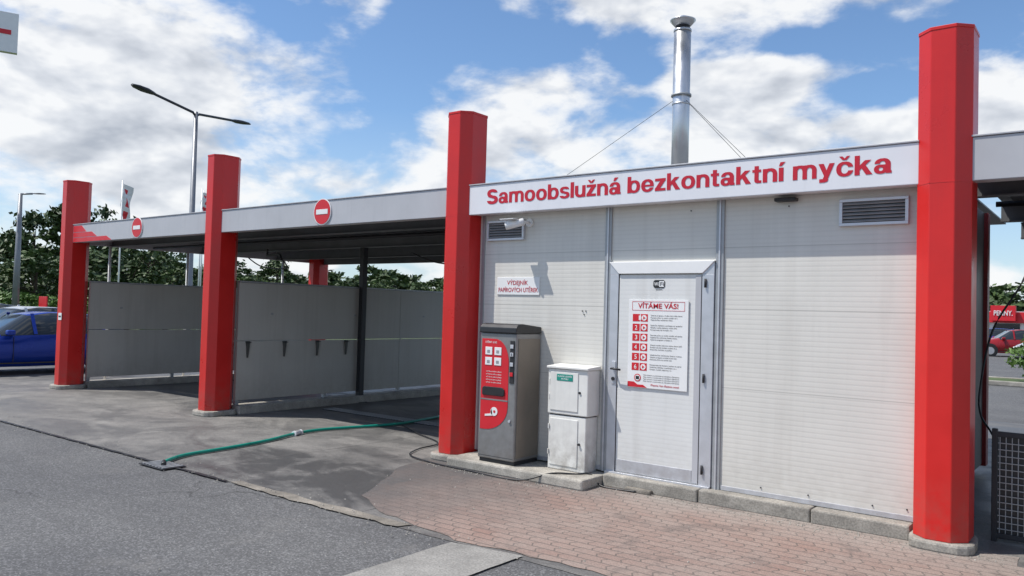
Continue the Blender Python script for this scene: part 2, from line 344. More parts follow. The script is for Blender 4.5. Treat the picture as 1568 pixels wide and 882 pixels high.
# loose grit along kerbs and joints, one object
V=[];F=[]
for k in range(900):
    t=random.random()
    if t<.45: x=random.uniform(-5.9,-.6); y=6.62-abs(random.gauss(0,.10)) if x>-4 else 6.28-abs(random.gauss(0,.08)); z=.009
    elif t<.8: x=random.uniform(-14,-3.8); y=random.gauss(4.3,.10); z=.017
    else: x=random.uniform(-6,1); y=random.uniform(2,6.5); z=.009
    if -3.8<x<-3.2: z=.013
    s=random.uniform(.003,.010); b0=len(V)
    for i in range(4):
        a=i*1.57+random.random(); V.append((x+s*math.cos(a),y+s*math.sin(a),z))
    V.append((x,y,z+s)); F+=[(b0,b0+1,b0+4),(b0+1,b0+2,b0+4),(b0+2,b0+3,b0+4),(b0+3,b0,b0+4)]
mesh_ob('gravel',V,F,M['kerb'])
dr=[box('frame',-7.9,-7.45,4.12,4.38,.012,.02,M['dark'],.002)]
for i in range(7): dr.append(box('bar_%d'%i,-7.86+i*.06,-7.83+i*.06,4.14,4.36,.02,.028,M['galv'],.001))
group('drain_cover',dr)
gr=[box('channel',-10.2,-6.3,8.3,8.55,.006,.012,M['dark'],0)]
for i in range(60): gr.append(box('slat_%d'%i,-10.18+i*.065,-10.15+i*.065,8.31,8.54,.012,.02,M['galv'],0))
group('drain_channel',gr)
# black mesh panel standing in the right bay (mat cleaning rack)
rx=-.81; ry=7.16
gr=[box('rail_top',rx,1.3,ry-.02,ry+.02,.80,.84,M['dark'],.004),box('rail_bottom',rx,1.3,ry-.02,ry+.02,.03,.07,M['dark'],.004),box('post_left',rx-.02,rx+.018,ry-.024,ry+.024,.0,.86,M['dark'],.004),box('post_right',1.28,1.32,ry-.024,ry+.024,.0,.86,M['dark'],.004),
    box('backing',rx+.02,1.28,ry+.010,ry+.018,.07,.80,M['black'],0)]
for i in range(52): gr.append(box('wire_v_%d'%i,rx+.03+i*.04,rx+.036+i*.04,ry-.004,ry+.002,.07,.80,M['galv'],0))
for i in range(14): gr.append(box('wire_h_%d'%i,rx+.02,1.28,ry-.012,ry-.006,.10+i*.05,.106+i*.05,M['galv'],0))
group('mat_cleaning_rack',gr)

# ---------------------------------------------------------------- pillars
def octo(cx,cy,hx,hy,c):
    return [(cx-hx+c,cy-hy),(cx+hx-c,cy-hy),(cx+hx,cy-hy+c),(cx+hx,cy+hy-c),(cx+hx-c,cy+hy),(cx-hx+c,cy+hy),(cx-hx,cy+hy-c),(cx-hx,cy-hy+c)]
def pillar(cx,cy,top=HZ,mat=None):
    mat=mat or M['red']
    ps=[prism('shaft',octo(cx,cy,.183,.224,.10),'z',.08,top,mat,.006)]
    ps.append(prism('cap',octo(cx,cy,.187,.228,.101),'z',top-.02,top+.006,mat,.003))
    ps.append(prism('joint_band',octo(cx,cy,.1845,.2255,.1),'z',2.688,2.696,mat,0))
    pts=[]
    k0=.225 if cx>-2 else .25
    for k in range(16):
        t=2*math.pi*k/16; pts.append((cx+k0*math.copysign(abs(math.cos(t))**.6,math.cos(t))+random.uniform(-.012,.012),cy-.01+(k0+.03)*math.copysign(abs(math.sin(t))**.6,math.sin(t))))
    ps.append(prism('concrete_base',pts,'z',0,.08,M['kerb'],.02))
    return group('red_pillar',ps,(cx,cy,0))
for x in PX+[3.739]: pillar(x,PY)
for x in (-15.569,-10.742,3.739): pillar(x,YR,3.3)
group('pillar_label',[box('plate',PX[3]-.02,PX[3]+.11,PY-.232,PY-.225,1.27,1.40,M['white'],.001),box('print',PX[3]+.0,PX[3]+.09,PY-.234,PY-.2325,1.32,1.35,M['dark'],0)])

# ---------------------------------------------------------------- building
B=[]
B.append(box('front_wall',-5.9,-1.05,YW,YW+.1,.12,3.0,M['wall'],0))
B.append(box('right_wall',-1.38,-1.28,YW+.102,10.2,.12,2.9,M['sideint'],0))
B.append(box('left_wall',-6.0,-5.902,YW+.02,12.3,.12,2.95,M['bay'],0))
B.append(box('back_wall',-5.9,-1.39,10.1,10.2,.12,2.9,M['bay'],0))
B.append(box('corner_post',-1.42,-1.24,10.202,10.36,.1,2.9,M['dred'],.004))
for a,b_ in ((-4.105,-4.035),(-2.945,-2.87)):
    B.append(box('vertical_trim',a,b_,YW-.018,YW,.12,2.75,M['galv'],.003))
    B.append(box('trim_ridge',(a+b_)/2-.008,(a+b_)/2+.008,YW-.028,YW-.018,.12,2.75,M['alu'],.002))
B.append(box('trim_left',-5.70,-5.66,YW-.012,YW,.12,2.75,M['galv'],.002))
B.append(box('base_flashing',-2.86,-1.25,YW-.01,YW,.125,.165,M['alu'],.002))
B.append(box('base_flashing_left',-5.7,-4.11,YW-.01,YW,.125,.165,M['alu'],.002))
y0=YW-.03
B.append(box('door_jamb_left',-4.03,-3.935,y0,YW,.11,2.045,M['alu'],.004))
B.append(box('door_jamb_right',-3.065,-2.95,y0,YW,.11,2.045,M['alu'],.004))
B.append(prism('door_header',[(-4.04,2.165),(-2.94,2.165),(-3.06,2.05),(-3.93,2.05)],'y',y0-.012,YW,M['white'],.004))
B.append(box('door_head_side_l',-4.03,-3.935,y0,YW-.001,2.046,2.15,M['alu'],0)); B.append(box('door_head_side_r',-3.065,-2.95,y0,YW-.001,2.046,2.15,M['alu'],0))
B.append(box('door_leaf',-3.928,-3.072,YW-.022,YW,.14,2.04,M['doorleaf'],.003))
B.append(box('door_seal_left',-3.935,-3.928,YW-.024,YW,.14,2.04,M['dark'],0))
B.append(box('door_seal_right',-3.072,-3.065,YW-.024,YW,.14,2.04,M['dark'],0))
B.append(box('door_edge_right',-3.13,-3.074,YW-.028,YW-.021,.15,2.03,M['fascg'],.002))
B.append(box('door_kick',-3.92,-3.135,YW-.028,YW-.021,.15,.26,M['alu'],.002))
B.append(box('door_sill',-4.03,-2.95,YW-.06,YW,.10,.138,M['alu'],.004))
B.append(box('handle_plate',-3.985,-3.945,y0-.008,y0,.98,1.2,M['alu'],.003))
B.append(tube('door_handle',[(-3.965,y0-.005,1.13),(-3.965,y0-.055,1.13),(-3.93,y0-.06,1.13),(-3.86,y0-.06,1.125)],.010,M['black']))
B.append(tube('door_lock',[(-3.965,y0-.02,1.03),(-3.965,y0,1.03)],.018,M['black']))
for z in (.28,1.1,1.96): B.append(tube('hinge',[(-3.03,y0-.012,z-.04),(-3.03,y0-.012,z+.04)],.010,M['dark']))
for a,b_ in ((-5.62,-5.11),(-1.88,-1.36)):
    z0,z1=2.425,2.645
    B.append(box('vent_back',a+.02,b_-.02,YW-.012,YW-.002,z0+.02,z1-.02,M['dark'],0))
    for q in ((a,b_,z0,z0+.025),(a,b_,z1-.025,z1)): B.append(box('vent_frame',q[0],q[1],YW-.035,YW,q[2],q[3],M['alu'],.003))
    for q in ((a,a+.025),(b_-.025,b_)): B.append(box('vent_frame',q[0],q[1],YW-.034,YW,z0+.025,z1-.025,M['alu'],.002))
    for k in range(6):
        z=z0+.035+k*.028
        B.append(prism('louvre',[(YW-.03,z),(YW-.012,z+.018),(YW-.010,z+.016),(YW-.028,z-.004)],'x',a+.025,b_-.025,M['galv']))
for (x,z) in ((-4.36,1.68),(-4.32,1.68),(-4.34,1.645),(-2.3,2.62),(-3.2,2.63),(-2.1,.2),(-1.6,.2),(-1.35,.21),(-2.5,.2)):
    B.append(tube('screw',[(x,YW-.008,z),(x,YW,z)],.006,M['dark'],8))
B.append(box('floodlight',-2.40,-2.22,YW-.09,YW-.005,2.655,2.685,M['dark'],.006))
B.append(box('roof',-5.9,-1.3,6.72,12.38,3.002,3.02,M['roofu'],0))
group('car_wash_building',B,(-3.5,8.7,0))
K=[]
xk=-4.0
while xk<-1.35:
    L_=min(.98,-1.3-xk); K.append(box('kerb_stone',xk+.004,xk+L_-.004,6.66+random.uniform(-.008,.008),6.9,0,.12+random.uniform(-.004,.003),M['kerb'],.014)); xk+=L_
K.append(box('kerb_pad',-5.7,-4.002,6.30,6.9,0,.105,M['kerb'],.02))
K.append(box('kerb_rubble',-3.72,-3.45,6.60,6.655,0,.05,M['tan'],.015))
group('building_kerb',K)

# ---------------------------------------------------------------- canopy
C=[]; yf=6.61
def fascia(x0,x1,mat,y=yf,nm='fascia'):
    C.append(box(nm,x0,x1,y,y+.05,2.70,3.02,mat,.006))
    C.append(box(nm+'_flashing',x0,x1,y-.010,y+.14,3.022,3.036,M['flash'],.003))
    C.append(box(nm+'_soffit',x0,x1,y+.052,y+.19,2.71,2.73,mat,.003))
fascia(PX[3]+.17,PX[2]-.17,M['fascg']); fascia(PX[2]+.17,PX[1]-.17,M['fascg']); fascia(PX[0]+.17,3.57,M['fascg'])
fascia(PX[1]+.17,PX[0]-.17,M['fasc'],yf-.012,'name_fascia')
for x in (-8.3,-13.15): C.append(box('fascia_joint',x,x+.006,yf-.002,yf-.0005,2.705,3.018,M['flash'],0))
for xa,xb,zl in ((-15.75,-5.92,2.66),(-1.05,3.9,2.50)):
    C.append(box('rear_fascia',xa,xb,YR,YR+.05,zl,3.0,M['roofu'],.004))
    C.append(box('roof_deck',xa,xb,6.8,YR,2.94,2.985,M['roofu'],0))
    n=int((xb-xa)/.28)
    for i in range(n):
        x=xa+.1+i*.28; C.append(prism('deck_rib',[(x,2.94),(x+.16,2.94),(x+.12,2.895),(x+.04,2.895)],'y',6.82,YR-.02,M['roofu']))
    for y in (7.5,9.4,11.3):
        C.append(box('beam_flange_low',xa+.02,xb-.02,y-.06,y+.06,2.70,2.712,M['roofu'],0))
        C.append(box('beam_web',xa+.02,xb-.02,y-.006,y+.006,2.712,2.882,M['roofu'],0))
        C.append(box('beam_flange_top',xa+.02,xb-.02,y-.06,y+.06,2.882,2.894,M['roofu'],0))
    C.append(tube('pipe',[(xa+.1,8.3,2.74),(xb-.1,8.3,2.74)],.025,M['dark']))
C.append(box('end_fascia',PX[3]-.20,PX[3]-.15,6.8,YR,2.70,3.02,M['fascg'],.004))
for cx in (-8.4,-13.1):
    C.append(tube('spray_arm',smoothpts([(cx,9.2,2.72),(cx,9.2,2.62),(cx+.3,9.0,2.58),(cx+1.2,8.6,2.55),(cx+1.4,8.5,2.45)]),.018,M['dark']))
    C.append(tube('hose_drop',smoothpts([(cx+1.4,8.5,2.47),(cx+1.0,8.9,2.33),(cx-.3,9.3,2.40),(cx-1.2,9.6,2.6)]),.012,M['black']))
for k,(a,b_,z0,z1) in enumerate(((-15.37,-15.0,2.885,3.0),(-15.37,-14.6,2.79,2.875),(-15.37,-14.05,2.705,2.78))):
    C.append(prism('step_motif_%d'%k,[(a,z0),(b_+.14,z0),(b_-.05,z1),(a,z1)],'y',yf-.004,yf+.001,M['redsign']))
group('wash_bay_canopy',C,(-8,9.5,2.8))

for (x,y) in ((-10.60,9.42),(-15.30,9.9)):
    group('steel_post',[box('shaft',x-.05,x+.05,y-.05,y+.05,.02,2.70,M['dark'],.004),box('foot_plate',x-.1,x+.1,y-.1,y+.1,.005,.02,M['dark'],.002)])
def baywall(x,hang):
    P=[box('panel_lower',x-.03,x+.03,7.0,12.1,.20,1.090,M['bay'],.003),box('panel_upper',x-.03,x+.03,7.0,12.1,1.103,1.98,M['bay'],.003),
       box('top_rail',x-.04,x+.04,7.0,12.1,1.982,2.01,M['galv'],.003),box('kerb',x-.14,x+.17,6.98,12.2,0,.13,M['kerb'],.015)]
    for y in (7.03,8.7,10.4,12.0): P.append(box('stud',x-.028,x+.028,y-.03,y+.03,.13,.2,M['galv'],.002))
    if hang:
        for y in (7.17,7.84,8.49,9.10):
            xx=x+.032
            P.append(prism('mat_clamp',[(y-.035,1.09),(y+.035,1.09),(y+.03,1.0),(y+.010,.84),(y-.010,.84),(y-.02,1.0)],'x',xx,xx+.025,M['clampm'],.004))
            P.append(tube('mat_clamp_bar',[(xx+.03,y-.05,1.07),(xx+.06,y,1.07),(xx+.03,y+.05,1.07)],.006,M['dark'],8))
    for y in (7.6,9.3,11):
        P.append(box('bolt_cover',x+.03,x+.04,y-.02,y+.02,1.5,1.53,M['galv'],.002))
    for y in (10.4,): P.append(box('panel_cover_strip',x+.0305,x+.034,y-.02,y+.02,.2,1.98,M['bay'],.001))
    return group('wash_bay_wall',P)
baywall(-10.67,True); baywall(-15.50,False)
for y in (7.41,9.02,11.4):
    group('white_post',[tube('shaft',[(-15.62,y,.05),(-15.62,y,2.70)],.025,M['white'],10),box('foot',-15.68,-15.56,y-.06,y+.06,.004,.05,M['white'],.003)])

# ---------------------------------------------------------------- signs
solid_lettering('building_name_lettering','Samoobslužná bezkontaktní myčka',-5.49,-1.45,2.805,.155,yf-.015,.003,M['redtxt'])
def noentry(x,z):
    y=yf-.014
    d=tube('disc',[(x,y,z),(x,yf-.001,z)],.172,M['white'],40); r=tube('red_face',[(x,y-.004,z),(x,y-.001,z)],.160,M['redsign'],40)
    b_=box('white_bar',x-.115,x+.115,y-.008,y-.005,z-.032,z+.032,M['white'],.001)
    group('no_entry_sign',[d,r,b_])
noentry(-8.25,2.875); noentry(-13.02,2.875)
ys=YW-.01
S=[box('board',-5.47,-4.90,ys,YW-.001,1.835,2.025,M['white'],.003)]
S+=text('line_1','VÝDEJNÍK',-5.33,-5.05,1.943,.046,ys-.002,M['redtxt'],.006,.0003)
S+=text('line_2','PAPÍROVÝCH UTĚREK',-5.45,-4.92,1.866,.046,ys-.002,M['redtxt'],.006,.0003)
group('towel_dispenser_sign',S)
yp=YW-.036
S=[box('board',-3.81,-3.19,yp,YW-.029,.965,1.805,M['white'],.002)]
yq=yp-.002
S+=text('headline','VÍTÁME VÁS!',-3.71,-3.29,1.722,.046,yq,M['redtxt'],.018,.0003)
S.append(box('frame_top',-3.77,-3.23,yq,yq+.0015,1.782,1.785,M['redsign'],0))
S.append(box('frame_bottom',-3.77,-3.23,yq,yq+.0015,1.700,1.703,M['redsign'],0))
S.append(box('frame_left',-3.773,-3.770,yq,yq+.0015,1.700,1.785,M['redsign'],0)); S.append(box('frame_right',-3.230,-3.227,yq,yq+.0015,1.700,1.785,M['redsign'],0))
rows=["Vyberte program a vložte minci nebo žeton","Stiskněte tlačítko a počkejte na spuštění","Naneste pěnu na suché vozidlo od spodu","Omyjte vozidlo tlakovou vodou shora dolů","Opláchněte nečistoty čistou vodou","Konzervujte lak horkým voskem na závěr"]
for i,rw in enumerate(rows):
    zt=1.665-i*.093
    S.append(box('step_tile_%d'%i,-3.765,-3.69,yq,yq+.0015,zt-.07,zt,M['redsign'],0))
    S+=text('step_no_%d'%i,str(i+1),-3.740,-3.715,zt-.056,.042,yq-.001,M['white'],.01,.0003)
    S.append(box('icon_tile_%d'%i,-3.68,-3.605,yq,yq+.0015,zt-.07,zt,M['redsign'],0))
    S.append(tube('icon_ring_%d'%i,[(-3.6425,yq-.001,zt-.035),(-3.6425,yq,zt-.035)],.027,M['white'],20))
    S.append(prism('icon_arrow_%d'%i,[(-3.652,zt-.05),(-3.652,zt-.02),(-3.628,zt-.035)],'y',yq-.003,yq-.0012,M['redsign']))
    for j,ss in enumerate((rw,rows[(i+2)%6][:34],rows[(i+4)%6][:26])):
        S+=text('step_text_%d_%d'%(i,j),ss,-3.575,-3.25-.05*j,zt-.016-j*.021,.011,yq,M['dark'],.0,.0002)
S.append(tube('warning_ring',[(-3.70,yq-.0005,1.06),(-3.70,yq+.001,1.06)],.036,M['redsign'],24))
S.append(tube('warning_inner',[(-3.70,yq-.0015,1.06),(-3.70,yq-.0006,1.06)],.027,M['white'],24))
S.append(box('warning_icon',-3.718,-3.682,yq-.0025,yq-.0016,1.045,1.075,M['black'],0))
S.append(prism('corner_motif',[(-3.805,.97),(-3.60,.97),(-3.64,.995),(-3.70,.995),(-3.74,1.02),(-3.805,1.02)],'y',yq,yq+.0015,M['redsign']))
for i in range(4): S+=text('note_%d'%i,"Mytí motoru a podvozku je zakázáno děkujeme",-3.64,-3.27,1.085-i*.019,.010,yq,M['dark'],0,.0002)
S+=text('note_red','Přejeme Vám šťastnou cestu!',-3.56,-3.27,.99,.018,yq,M['redtxt'],.005,.0002)
group('instruction_poster',S)
S=[prism('plate',[(-3.56,1.93),(-3.545,1.915),(-3.455,1.915),(-3.44,1.93),(-3.44,1.975),(-3.455,1.99),(-3.545,1.99),(-3.56,1.975)],'y',YW-.026,YW-.0225,M['black'])]
S.append(box('fi_patch',-3.497,-3.448,YW-.028,YW-.0262,1.925,1.98,M['white'],0))
S+=text('wi','Wi',-3.55,-3.503,1.935,.035,YW-.0275,M['white'],.01,.0003)+text('fi','Fi',-3.49,-3.455,1.935,.035,YW-.029,M['black'],.01,.0003)
S+=text('caption','ZDARMA',-3.535,-3.465,1.893,.012,YW-.0235,M['dark'],.0,.0003)
group('wifi_sign',S)

# ---------------------------------------------------------------- security camera
cx,cy,cz=-5.10,6.60,2.575
D=Vector((-.80,-.52,-.26)).normalized()
S=[tube('housing',[Vector((cx,cy,cz))-D*.10,Vector((cx,cy,cz))-D*.095,Vector((cx,cy,cz))+D*.10,Vector((cx,cy,cz))+D*.105],.045,M['white'],20,[.030,.040,.040,.037]),
   box('sunshade',cx-.13,cx+.05,cy-.10,cy+.02,cz+.040,cz+.047,M['white'],.002),
   tube('lens',[Vector((cx,cy,cz))+D*.104,Vector((cx,cy,cz))+D*.11],.032,M['black'],20),
   tube('bracket',[(cx+.05,YW-.01,cz+.03),(cx+.05,cy+.12,cz+.03),Vector((cx,cy,cz))-D*.07],.016,M['white'],12),
   tube('wall_plate',[(cx+.05,YW-.02,cz+.03),(cx+.05,YW,cz+.03)],.045,M['white'],20)]
group('security_camera',S)

# ---------------------------------------------------------------- towel dispenser
x0,x1,yA,yB,z0=-5.33,-4.86,6.37,6.79,.105
S=[box('body',x0,x1,yA,yB,z0+.04,1.43,M['machine'],.012),box('plinth',x0+.01,x1-.01,yA+.02,yB,z0,z0+.038,M['dark'],.004)]
S.append(prism('side_panel',[(yA+.03,.18),(yB-.02,.18),(yB-.02,1.38),(yA+.03,1.38)],'x',x1,x1+.006,M['brown'],.002))
S.append(prism('top_hood',[(yA-.02,1.432),(yB,1.432),(yB,1.50),(yA+.10,1.53),(yA+.02,1.525),(yA-.015,1.49)],'x',x0-.005,x1+.008,M['black'],.010))
yf2=yA-.004
rp=[(x0+.025,.44),(x0+.025,1.37),(x0+.20,1.37)]
for k in range(9):
    t=math.pi/2*(1-k/8); rp.append((x0+.20+.18*math.cos(t),1.13+.24*math.sin(t)))
rp+= [(x0+.38,.68)]
for k in range(9):
    t=-math.pi/2*k/8; rp.append((x0+.08+.30*math.cos(t),.68+.24*math.sin(t)))
S.append(prism('red_panel',rp,'y',yf2,yA,M['redsign'],.001))
S.append(box('panel_split',x0+.025,x0+.38,yf2-.002,yf2-.0005,.742,.757,M['machine'],0))
S.append(prism('towel_slot',[(x0+.06,.79),(x0+.32,.79),(x0+.34,.80),(x0+.34,.86),(x0+.31,.88),(x0+.07,.88),(x0+.05,.86),(x0+.05,.80)],'y',yf2-.014,yf2-.0005,M['black'],.006))
for i in range(2):
    for j in range(2):
        a=x0+.075+i*.12; z=1.10+j*.105; S.append(box('button_%d%d'%(i,j),a,a+.09,yf2-.005,yf2-.0005,z,z+.08,M['white'],.006)); S.append(box('glyph_%d%d'%(i,j),a+.025,a+.06,yf2-.007,yf2-.0052,z+.02,z+.05,M['galv'],.002))
S+=text('maker_text','UTĚRKY 10 Kč',x0+.07,x0+.22,1.325,.020,yf2-.001,M['white'],.005,.0004)
for k in range(5): S+=text('info_%d'%k,'utěrka na sklo a plasty',x0+.09,x0+.29,1.03-k*.028,.013,yf2-.001,M['white'],0,.0003)
S.append(tube('roll_logo',[(x0+.21,yf2-.004,.63),(x0+.21,yf2-.0005,.63)],.045,M['white'],24)); S.append(tube('roll_core',[(x0+.215,yf2-.006,.63),(x0+.215,yf2-.0045,.63)],.014,M['redsign'],16))
S.append(prism('roll_sheet',[(x0+.09,.575),(x0+.19,.587),(x0+.18,.66),(x0+.16,.605),(x0+.09,.595)],'y',yf2-.004,yf2-.0005,M['white']))
S.append(box('coin_column',x0+.395,x0+.450,yf2-.004,yA,.93,1.36,M['dark'],.004))
for z,mm in ((1.30,'alu'),(1.22,'alu'),(1.12,'alu'),(1.02,'redsign')): S.append(box('coin_part',x0+.402,x0+.442,yf2-.012,yf2-.005,z-.02,z+.02,M[mm],.003))
S.append(box('coin_slot',x0+.418,x0+.424,yf2-.014,yf2-.0125,1.205,1.235,M['black'],0))
S.append(tube('lock',[(x0+.41,yf2-.01,.55),(x0+.41,yA,.55)],.014,M['alu'],16))
S.append(box('door_gap',x0+.012,x1-.012,yA-.0015,yA,.172,.176,M['dark'],0))
group('paper_towel_dispenser',S)

# ---------------------------------------------------------------- gas cabinet
x0,x1,yA,yB=-4.59,-4.15,6.58,6.79
S=[box('lower_body',x0,x1,yA,yB,.106,.64,M['cab'],.008),box('upper_body',x0-.01,x1+.02,yA-.01,yB,.652,1.10,M['cab'],.010),
   box('gap',x0+.01,x1-.01,yA+.01,yB,.64,.652,M['dark'],0),
   prism('lid',[(yA-.03,1.102),(yB,1.102),(yB,1.14),(yA-.03,1.125)],'x',x0-.02,x1+.03,M['cab'],.005),
   box('upper_door',x0+.02,x1-.09,yA-.018,yA-.0105,.69,1.07,M['cab'],.004),box('lower_door',x0+.02,x1-.09,yA-.008,yA-.0005,.15,.61,M['cab'],.004),
   box('gas_label',x0+.10,x0+.29,yA-.021,yA-.0185,.985,1.05,M['teal'],.001)]
S+=text('label_text_a','HLAVNÍ UZÁVĚR',x0+.11,x0+.28,1.022,.015,yA-.0215,M['white'],.008,.0003)+text('label_text_b','PLYNU',x0+.155,x0+.235,.997,.015,yA-.0215,M['white'],.008,.0003)
for z in (.88,.38): S.append(tube('lock',[(x1-.07,yA-.02,z),(x1-.07,yA,z)],.012,M['dark'],12))
for z in (.95,.8,.5,.25): S.append(box('hinge',x0+.006,x0+.018,yA-.02,yA-.002,z,z+.05,M['cab'],.002))
group('gas_meter_cabinet',S)

# ---------------------------------------------------------------- chimney
cx,cy=-4.6,9.4
S=[tube('flue_pipe',[(cx,cy,3.02),(cx,cy,5.38)],.110,M['steel'],36)]
for z in (3.5,4.40,5.36): S.append(tube('clamp_band',[(cx,cy,z-.012),(cx,cy,z+.012)],.115,M['steel'],36))
S.append(tube('guy_collar',[(cx,cy,4.50),(cx,cy,4.525)],.130,M['galv'],36))
S.append(tube('cap_neck',[(cx,cy,5.38),(cx,cy,5.47)],.09,M['dark'],24))
S.append(tube('cap',[(cx,cy,5.42),(cx,cy,5.49),(cx,cy,5.50),(cx,cy,5.56)],.1,M['steel'],36,[.10,.165,.165,.03]))
for q in ((-6.3,8.3,3.04),(-3.5,10.6,3.04),(-3.0,8.6,3.04),(-5.6,11.2,3.04)):
    S.append(tube('guy_wire',[(cx,cy,4.52),q],.003,M['dark'],6))
S.append(tube('roof_collar',[(cx,cy,3.02),(cx,cy,3.12)],.16,M['galv'],30,[.2,.12]))
group('flue_chimney',S,(cx,cy,3.0))

# ---------------------------------------------------------------- hoses
pts=[(-7.72,4.28,.03),(-7.95,4.65,.028),(-8.03,5.21,.028),(-8.15,5.8,.028),(-8.37,6.42,.03),(-8.42,6.85,.028),(-8.34,7.20,.028),(-8.2,7.7,.028),(-8.16,8.1,.028),(-8.3,9.0,.028)]
S=[tube('hose',smoothpts(pts),.019,M['hose'],10),tube('coupling',[(-8.35,6.36,.032),(-8.39,6.48,.032)],.032,M['alu'],14),tube('coupling_ring',[(-8.343,6.345,.032),(-8.352,6.37,.032)],.036,M['white'],14),
   tube('coupling_ring_b',[(-8.388,6.475,.032),(-8.396,6.50,.032)],.036,M['white'],14),tube('nozzle',[(-7.60,4.22,.03),(-7.74,4.30,.03)],.024,M['black'],12)]
group('garden_hose',S)
tube('power_cable',smoothpts([(-8.1,8.0,.02),(-7.4,7.6,.02),(-6.7,7.25,.02),(-6.56,6.76,.02),(-6.35,6.42,.02),(-5.9,6.28,.02),(-5.4,6.24,.02),(-4.7,6.22,.02),(-4.39,6.35,.11),(-4.2,6.5,.11),(-4.1,6.6,.11),(-3.95,6.58,.02),(-3.6,6.6,.02)]),.008,M['black'],8)
S=[tube('hose',smoothpts([(-.72,9.6,2.55),(-.85,9.5,2.1),(-1.10,9.45,1.6),(-1.20,9.4,1.0),(-1.18,9.3,.75),(-1.08,9.2,.60),(-1.02,9.0,.52),(-1.0,8.9,.25),(-.85,8.7,.05),(-.4,8.3,.06),(.4,8.0,.06)]),.010,M['black'],8)]
S.append(tube('lance',[(-.72,9.6,2.55),(-.70,9.6,2.7)],.012,M['dark'],8))
group('pressure_washer_hose',S)

# ---------------------------------------------------------------- street lamps
def head(p,d,k_=1.0):
    p=Vector(p); d=Vector(d).normalized(); s=d.cross(Vector((0,0,1))).normalized(); u=s.cross(d)
    st=[(0,.05,.04),(.15,.11,.07),(.45,.19,.09),(.80,.17,.065),(.98,.07,.035)]
    V=[];F=[]
    for (t,w,h) in st:
        for (a,b_) in ((-1,-.3),(-.75,.6),(0,1),(.75,.6),(1,-.3),(0,-.5)): V.append(tuple(p+(d*t+s*a*w+u*b_*h)*k_))
    for i in range(len(st)-1):
        for k in range(6): F.append((i*6+k,i*6+(k+1)%6,(i+1)*6+(k+1)%6,(i+1)*6+k))
    F+= [tuple(range(6)),tuple(range(24,30))[::-1]]
    return mesh_ob('lamp_head',V,F,M['dpole'],True)
bx,by=-25.9,15.05; dl=Vector((.28,-.96,.0)).normalized()
S=[tube('pole',[(bx,by,0),(bx,by,1.2),(bx,by,8.35)],.1,M['pole'],16,[.13,.12,.07]),tube('base_cover',[(bx,by,0),(bx,by,.5)],.15,M['pole'],16)]
for s in (-1,1):
    d=dl*s; S.append(tube('arm',[Vector((bx,by,8.2)),Vector((bx,by,8.3))+d*.15,Vector((bx,by,8.48))+d*1.85],.045,M['dpole'],12))
    S.append(head(Vector((bx,by,8.47))+d*1.8,d+Vector((0,0,.08))))
group('street_lamp',S,(bx,by,0))
S=[tube('pole',[(-37.5,13.9,0),(-37.5,13.9,6.1)],.09,M['pole'],12,[.16,.08]),tube('arm',[(-37.5,13.9,6.1),(-37.3,14.3,6.15)],.04,M['pole'],8),head((-37.3,14.3,6.15),(.3,.7,.05),.5)]
group('street_lamp',S,(-37.5,13.9,0))
def flag(x,y,z0,z1,w,name='flag'):
    S=[tube('pole',[(x,y,0),(x,y,z1+.1)],.035,M['white'],10)]
    V=[];F=[];n=10
    for i in range(n+1):
        z=z0+(z1-z0)*i/n
        ww=w*(.75+.25*i/n)
        for k in range(4):
            t=k/3; V.append((x+.3*ww*t+.05*math.sin(i*1.1+k),y+ww*t+.05*math.sin(i*.9+2*k),z-.2*t))
    mi=[]
    for i in range(n):
        for k in range(3): F.append((i*4+k,i*4+k+1,(i+1)*4+k+1,(i+1)*4+k)); mi.append(1 if (k==1 and i in(2,3,5,6,8)) else 0)
    S.append(mesh_ob('cloth',V,F,None,False,[M['cloth'],M['redsign']],mi)); group(name,S,(x,y,0))
flag(-36,17.5,5.0,7.0,.40); flag(-34.3,20.4,5.8,6.9,.35); flag(-41,24.5,6.6,7.9,.4)
group('roadside_sign',[box('board',-37.6,-36.8,14.85,14.9,.9,1.75,M['redsign'],.01),box('white_band',-37.5,-36.9,14.84,14.849,1.1,1.3,M['white'],0),tube('post_a',[(-37.4,14.92,0),(-37.4,14.92,1.6)],.03,M['pole']),tube('post_b',[(-37.0,14.92,0),(-37.0,14.92,1.6)],.03,M['pole'])])
a=Vector((-37.63,13.56,0)); tdir=Vector((-.34,-.94,0))
def pan(name,s0,s1,z0,z1,off,mat):
    nrm=Vector((.94,-.34,0)); v=[]
    for o in (off,off-.3 if off==0 else off-.01):
        for (s,z) in ((s0,z0),(s1,z0),(s1,z1),(s0,z1)): v.append(tuple(a+tdir*s+nrm*o+Vector((0,0,z))))
    return bev(mesh_ob(name,v,[(0,1,2,3),(7,6,5,4),(0,4,5,1),(1,5,6,2),(2,6,7,3),(3,7,4,0)],mat),.01)
S=[pan('panel',0,3.0,12.1,13.8,0,M['white']),pan('red_arrow',.25,2.6,12.85,13.05,.02,M['redsign']),tube('mast',[tuple(a+tdir*1.5+Vector((-.2,.05,0))),tuple(a+tdir*1.5+Vector((-.2,.05,12.2)))],.2,M['pole'],16)]
group('pylon_sign',S,tuple(a+tdir*1.5))

